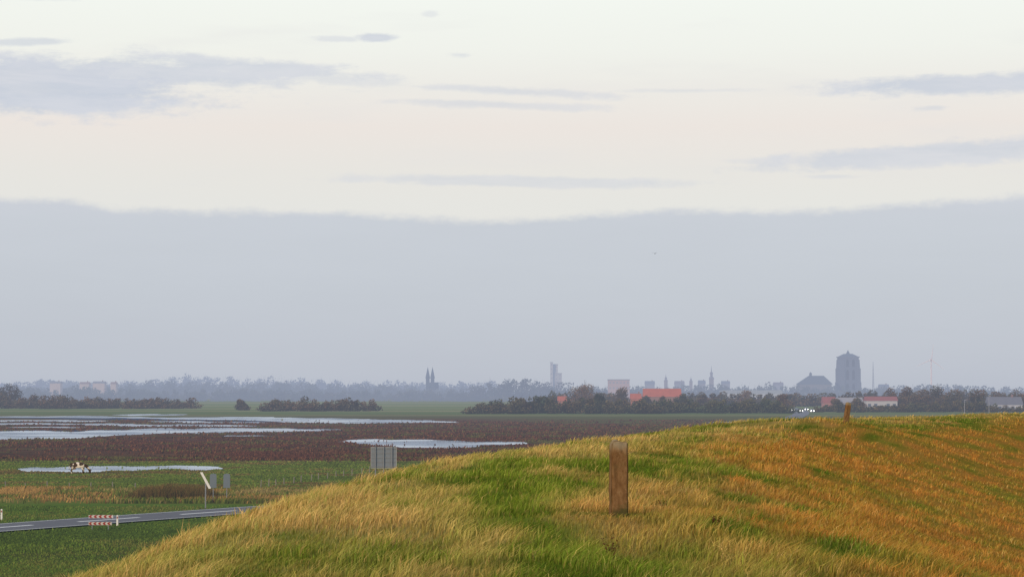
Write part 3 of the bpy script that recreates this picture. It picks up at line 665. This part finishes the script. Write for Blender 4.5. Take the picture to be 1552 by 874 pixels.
def lattice(bm,h,w_):
    for sx,sy in ((-1,-1),(1,-1),(1,1),(-1,1)):
        a=[bm.verts.new((sx*w_+o[0],sy*w_+o[1],0)) for o in ((-.3,0),(.3,0),(0,.3))]; b=[bm.verts.new((sx*.25+o[0]*.5,sy*.25+o[1]*.5,h)) for o in ((-.3,0),(.3,0),(0,.3))]
        for i in range(3): bm.faces.new((a[i],a[(i+1)%3],b[(i+1)%3],b[i]))
    for i in range(10):
        z=h*i/10; ww=w_*(1-i/10)+.3; box(bm,-ww,ww,-ww-.08,-ww+.08,z,z+.3)
x,y=G(1323,2900)
e_=obj('radio_mast',None,None,(x,y,0),label='thin steel lattice radio mast',category='mast')
MS=mat('mast_steel',(.16,.16,.19),True,.1,1,k=1.1)
bmesh_obj('lattice',lambda bm:lattice(bm,ztop(556,2900),1.1),MS,parent=e_)
bmesh_obj('antenna',lambda bm:cone(bm,.35,.2,ztop(556,2900),ztop(548,2900),n=6),MS,parent=e_)
# wind turbine
dd=4600; x,y=G(1411,dd); zh=ztop(545,dd)
TW=mat('turbine_white',lin(214,204,212),True,.05,1,k=.25)
e_=obj('wind_turbine',None,None,(x,y,0),label='pale three bladed wind turbine beyond the trees',category='wind turbine')
bmesh_obj('tower',lambda bm:cone(bm,1.8,1.0,0,zh,n=12),TW,parent=e_)
bmesh_obj('nacelle',lambda bm:box(bm,-1.5,1.5,-3,5,zh-1.4,zh+1.6),TW,parent=e_)
def blade(bm):
    cs=[(0,.8,.5),(4,1.4,.35),(18,.9,.2),(32,.35,.08)]; pr=None
    for r_,c_,t_ in cs:
        ring=[bm.verts.new((q[0],q[1],r_)) for q in ((-c_*.4,0),(0,-t_),(c_*.8,0),(0,t_))]
        if pr:
            for i in range(4): bm.faces.new((pr[i],pr[(i+1)%4],ring[(i+1)%4],ring[i]))
        pr=ring
    bm.faces.new(pr)
b0=bmesh_obj('blade',blade,TW,parent=e_,loc=(0,-4,zh),rot=(0,.12,0))
for q in(1,2):
    o_=b0.copy(); o_.rotation_euler=(0,.12+q*2.0944,0); COL.objects.link(o_)
bmesh_obj('hub',lambda bm:cone(bm,1.2,.6,0,1.5,n=10),TW,parent=e_,loc=(0,-3,zh),rot=(math.radians(90),0,0))
# ---------------------------------------------------------------- cars
def car(px,py,col,lab,rot=0.):
    x,y=W(px,py); e_=obj('car',None,None,(x,y,.1),label=lab,category='car',group='cars driving on the distant road',rot=(0,0,rot))
    paint=mat('car_paint_%d_%d_%d'%col,lin(*col),True,.05,1,.35)
    def prof(bm,pts,w0,w1,zc):
        A_=[];B_=[]
        for (yy2,z_) in pts:
            ww=w0 if z_<zc else w1
            A_.append(bm.verts.new((-ww,yy2,z_))); B_.append(bm.verts.new((ww,yy2,z_)))
        bm.faces.new(A_); bm.faces.new(B_[::-1]); k=len(pts)
        for i in range(k): bm.faces.new((A_[i],B_[i],B_[(i+1)%k],A_[(i+1)%k]))
    bmesh_obj('body',lambda bm:prof(bm,[(-2.1,.3),(-2.15,.6),(-2.0,.78),(-1.1,.93),(-.4,1.42),(1.2,1.45),(1.95,1.0),(2.1,.85),(2.1,.3)],.87,.68,.95),paint,parent=e_)
    bmesh_obj('windscreen',lambda bm:[bm.faces.new([bm.verts.new(p) for p in ((-.72,-1.06,.97),(.72,-1.06,.97),(.6,-.45,1.41),(-.6,-.45,1.41))])],WIN,parent=e_)
    wh=bmesh_obj('wheel',lambda bm:cone(bm,.32,.32,-.1,.1,n=14),mat('tyre_rubber',(.02,.02,.02)),parent=e_,loc=(-.8,-1.3,.32),rot=(0,math.radians(90),0))
    for p in((.8,-1.3,.32),(-.8,1.35,.32),(.8,1.35,.32)):
        o_=wh.copy(); o_.location=p; COL.objects.link(o_)
    hl=bmesh_obj('headlight',lambda bm:cone(bm,.19,.16,0,.06,n=10),mat('headlamp_lit',(1,.97,.88),emit=9.),parent=e_,loc=(-.62,-2.12,.66),rot=(math.radians(90),0,0))
    o_=hl.copy(); o_.location=(.62,-2.12,.66); COL.objects.link(o_)
car(1201,623.6,(110,114,122),'silver car with lit headlights on road'); car(1213,624.2,(40,44,60),'dark blue car with lit headlights on road')
car(1230,624.6,(130,130,134),'white car with lit headlights on road'); car(1191,621.8,(120,40,36),'red car with lit headlights on road'); car(1221,621.9,(70,72,76),'grey car with lit headlights on road')
# ---------------------------------------------------------------- signs
STL=mat('galvanised_steel',(.22,.24,.27),False,.1,2,.5); SBK=mat('sign_back_grey',(.19,.225,.27),False,.12,1,.5); WHT=mat('white_panel',(.68,.68,.68),False,.05,1,.5); REDM=mat('sign_red',(.28,.035,.03),False,.05,2,.5)
dd=221; x,y=G(582,dd); z0=ztop(708,dd); z1=ztop(677,dd); hw=1.22
e_=obj('road_sign',None,None,(x,y,0),label='large road sign seen from behind, grey back',category='road sign',rot=(0,0,.08))
bmesh_obj('panel',lambda bm:box(bm,-hw,hw,.0,.03,z0,z1),SBK,parent=e_)
def fr(bm):
    for zz in np.linspace(z0+.12,z1-.16,5): box(bm,-hw+.02,hw-.02,-.06,-.002,zz,zz+.05)
bmesh_obj('rail',fr,STL,parent=e_)
for sx in(-.8,0,.8): bmesh_obj('post',lambda bm:cone(bm,.05,.05,0,z1+.1,n=10),STL,parent=e_,loc=(sx,-.13,0))
def stroke(bm):
    box(bm,-hw-.03,-hw+.02,-.03,.05,z0-.03,z1+.03); box(bm,hw-.02,hw+.03,-.03,.05,z0-.03,z1+.03); box(bm,-hw+.02,hw-.02,-.03,.05,z1,z1+.04); box(bm,-hw+.02,hw-.02,-.03,.05,z0-.04,z0)
bmesh_obj('edge_frame',stroke,mat('frame_grey',(.36,.37,.39),False,.05,1,.5),parent=e_)
x,y=W(313,770)
e_=obj('direction_sign',None,None,(x,y,0),label='slanted white sign board on a thin grey pole',category='road sign')
zc=ztop(728,y)
bmesh_obj('pole',lambda bm:cone(bm,.06,.05,0,zc+.2,n=10),STL,parent=e_)
def sg(bm):
    a=[(-.47,.72),(-.27,.74),(.48,-.62),(.27,-.66)]
    f=[bm.verts.new((p[0],-.09,p[1])) for p in a]; b=[bm.verts.new((p[0],-.05,p[1])) for p in a]
    bm.faces.new(f); bm.faces.new(b[::-1])
    for i in range(4): bm.faces.new((f[i],b[i],b[(i+1)%4],f[(i+1)%4]))
bmesh_obj('board',sg,WHT,parent=e_,loc=(0,0,zc+.02))
for px in (324.5,345):
    dd=205; x,y=G(px,dd); za=ztop(738,dd); zb=ztop(717,dd)
    e_=obj('road_sign',None,None,(x,y,0),label='narrow grey sign panel on pole seen from behind',category='road sign',group='narrow roadside sign panels')
    bmesh_obj('pole',lambda bm:cone(bm,.04,.04,0,zb+.05,n=8),STL,parent=e_)
    def pn(bm):
        box(bm,-.3,.3,-.08,-.045,za,zb-.12); box(bm,-.3,.3,-.08,-.045,zb-.12,zb,0,.75,1)
    bmesh_obj('panel',pn,mat('sign_back_blue',(.14,.18,.23),False,.08,1,.5),parent=e_)
def chev(px,pyt,pyb,dd,wpx,lab):
    x,y=G(px,dd); z0=ztop(pyb,dd); z1=ztop(pyt,dd); w_=wpx*dd/F/2
    e_=obj('chevron_sign',None,None,(x,y,0),label=lab,category='road sign',group='red and white chevron boards at the bend')
    bmesh_obj('board',lambda bm:box(bm,-w_,w_,0,.03,z0,z1),mat('board_white',(.5,.48,.47),False,.05,1,.5),parent=e_)
    def ch(bm):
        h=z1-z0; zm=(z0+z1)/2; nC=5; st_=2*w_/nC
        for i in range(nC):
            x0=-w_+i*st_+st_*.35; tt_=st_*.5
            def cl(v): return max(-w_+.01,min(w_-.01,v))
            for (za,zb2) in ((z0+.01,zm),(z1-.01,zm)):
                pts=[(cl(x0),za),(cl(x0+tt_),za),(cl(x0+tt_-st_*.35),zb2),(cl(x0-st_*.35),zb2)]
                bm.faces.new([bm.verts.new((p[0],-.004,p[1])) for p in pts])
    bmesh_obj('chevron_marking',ch,REDM,parent=e_)
    for sx in(-.7,.7): bmesh_obj('post',lambda bm:cone(bm,.035,.035,0,z1,n=8),STL,parent=e_,loc=(sx*w_,.07,0))
chev(155,779,783.6,177,37,'red and white chevron board beyond road bend')
chev(154,789.5,794.1,164.5,35,'red and white chevron board at near road edge')
def delin(px,pyb,pyt):
    x,y=W(px,pyb); z1=ztop(pyt,y); e_=obj('delineator_post',None,None,(x,y,0),label='short white roadside marker post with reflector',category='road post',group='white roadside marker posts')
    bmesh_obj('body',lambda bm:box(bm,-.07,.07,-.05,.05,0,z1,0,.85,.85),WHT,parent=e_)
    bmesh_obj('reflector',lambda bm:box(bm,-.04,.04,-.056,-.051,z1-.25,z1-.12),REDM,parent=e_)
delin(180,795,779); delin(5,787,770)
WD=mat('fence_wood',(.20,.18,.13),True,.3,3)
fp=None
for (a,b,k) in (((395,738),(560,716),14),((10,741),(205,741),7)):
    for i in range(k):
        t_=i/(k-1); q=random.uniform(-.3,.3); x,y=W(a[0]+(b[0]-a[0])*t_+random.uniform(-2,2),a[1]+(b[1]-a[1])*t_+q)
        if fp is None: fp=bmesh_obj('fence_post',lambda bm:(cone(bm,.06,.055,-.2,.95,n=7),cone(bm,.055,.02,.95,1.02,n=7)),WD,loc=(x,y,0)); o_=fp
        else: o_=fp.copy(); COL.objects.link(o_); o_.location=(x,y,0)
        o_.rotation_euler=(random.uniform(-.08,.08),random.uniform(-.1,.1),0); o_.scale=(1,1,random.uniform(.6,.9))
        o_['label']='short weathered wooden fence post in the meadow'; o_['category']='fence post'; o_['group']='fence posts across the meadow'
for px,pt,pb in ((1461,606,628),(1498,600,628)):
    x,y=W(px,pb); e_=obj('street_lamp',None,None,(x,y,0),label='slim pale street lamp beside the distant road',category='street lamp',group='street lamps by the distant road')
    z1=ztop(pt,y)
    bmesh_obj('pole',lambda bm:cone(bm,.10,.07,0,z1,n=8),mat('lamp_pole',(.35,.35,.37)),parent=e_)
    bmesh_obj('lamp_head',lambda bm:box(bm,-.1,.8,-.12,.12,z1-.02,z1+.14),mat('lamp_pole',(.35,.35,.37)),parent=e_)
# ---------------------------------------------------------------- cow
def skin(name,verts,edges,rad,m_,root=0,**k):
    me=bpy.data.meshes.new(name); me.from_pydata(verts,edges,[]); o=bpy.data.objects.new(name,me); COL.objects.link(o)
    md=o.modifiers.new('s','SKIN'); sv=me.skin_vertices[0].data
    for i,r in enumerate(rad): sv[i].radius=(r,r) if not isinstance(r,tuple) else r
    sv[root].use_root=True; md.use_smooth_shade=True
    o.modifiers.new('b','SUBSURF').levels=2; o.modifiers['b'].render_levels=2
    dg=bpy.context.evaluated_depsgraph_get(); m2=bpy.data.meshes.new_from_object(o.evaluated_get(dg)); bpy.data.objects.remove(o)
    m2.name=name; m2.materials.clear(); return obj(name,m2,m_,**k)
m,n=newmat('cow_hide'); tc=n.node('ShaderNodeTexCoord'); q=n.noise(tc.outputs['Object'],1.9,1,.4)
sp=n.node('ShaderNodeSeparateXYZ'); n.nt.links.new(tc.outputs['Object'],sp.inputs[0])
q=n.m('ADD',q,n.sm(sp.outputs[0],.75,1.05,0,.15))
c=n.mix(n.sm(q,.465,.475),(.66,.60,.52),(.04,.022,.016)); p=n.node('ShaderNodeBsdfPrincipled'); n.put(p.inputs['Base Color'],c); p.inputs['Roughness'].default_value=.8; finish(n,p.outputs[0],False)
x,y=W(121,717.2)
vs=[(-.85,0,1.17),(-.15,0,1.10),(.5,0,1.08),(.92,0,1.0),(1.2,0,.72),(1.36,0,.46),(1.5,0,.2),
 (.52,.22,.78),(.54,.22,.42),(.55,.22,.04),(.52,-.22,.78),(.58,-.22,.42),(.66,-.22,.04),
 (-.85,.24,.92),(-.68,.25,.70),(-.95,.24,.48),(-.90,.24,.04),(-.85,-.24,.92),(-.66,-.25,.70),(-.9,-.24,.48),(-.80,-.24,.04),(-1.12,0,1.22),(-1.2,0,.95),(-1.2,0,.5)]
es=[(0,1),(1,2),(2,3),(3,4),(4,5),(5,6),(2,7),(7,8),(8,9),(2,10),(10,11),(11,12),(0,13),(13,14),(14,15),(15,16),(0,17),(17,18),(18,19),(19,20),(0,21),(21,22),(22,23)]
rd=[.33,.44,.37,.22,.16,.15,.09,.14,.08,.07,.14,.08,.07,.18,.14,.08,.07,.18,.14,.08,.07,.05,.03,.05]
cow=skin('cow',vs,es,rd,m,loc=(x,y,0),rot=(0,0,-.15),label='dark brown and white cow grazing beside a pool',category='cow')
def ear(bm):
    for sy in(-1,1):
        bm.faces.new([bm.verts.new(p) for p in ((1.28,sy*.1,.56),(1.22,sy*.32,.60),(1.30,sy*.34,.52),(1.36,sy*.12,.48))])
bmesh_obj('ears',ear,mat('cow_black',(.03,.024,.02),False),parent=cow)
def ud(bm): bmesh.ops.create_icosphere(bm,subdivisions=2,radius=.2,matrix=Matrix.Translation((-.55,0,.68))@Matrix.Diagonal((1.1,.9,.8,1)))
bmesh_obj('udder',ud,mat('cow_pink',(.6,.4,.36),False),parent=cow)
# bird
dd=420; x,y=G(993,dd)
def bd(bm):
    bmesh.ops.create_icosphere(bm,subdivisions=2,radius=.09,matrix=Matrix.Diagonal((2.4,1,1,1)))
    for sy in(-1,1):
        bm.faces.new([bm.verts.new(p) for p in ((.1,sy*.05,.03),(-.1,sy*.05,.03),(-.08,sy*.35,.16),(-.16,sy*.62,.06),(.05,sy*.35,.16))])
    bm.faces.new([bm.verts.new(p) for p in ((-.18,.03,0),(-.18,-.03,0),(-.34,-.07,0),(-.34,.07,0))])
bmesh_obj('bird',bd,mat('bird_feather',(.14,.14,.15)),loc=(x,y,ztop(384,dd)),rot=(0,0,1.2),label='small dark bird flying with spread wings',category='bird')
print('done')
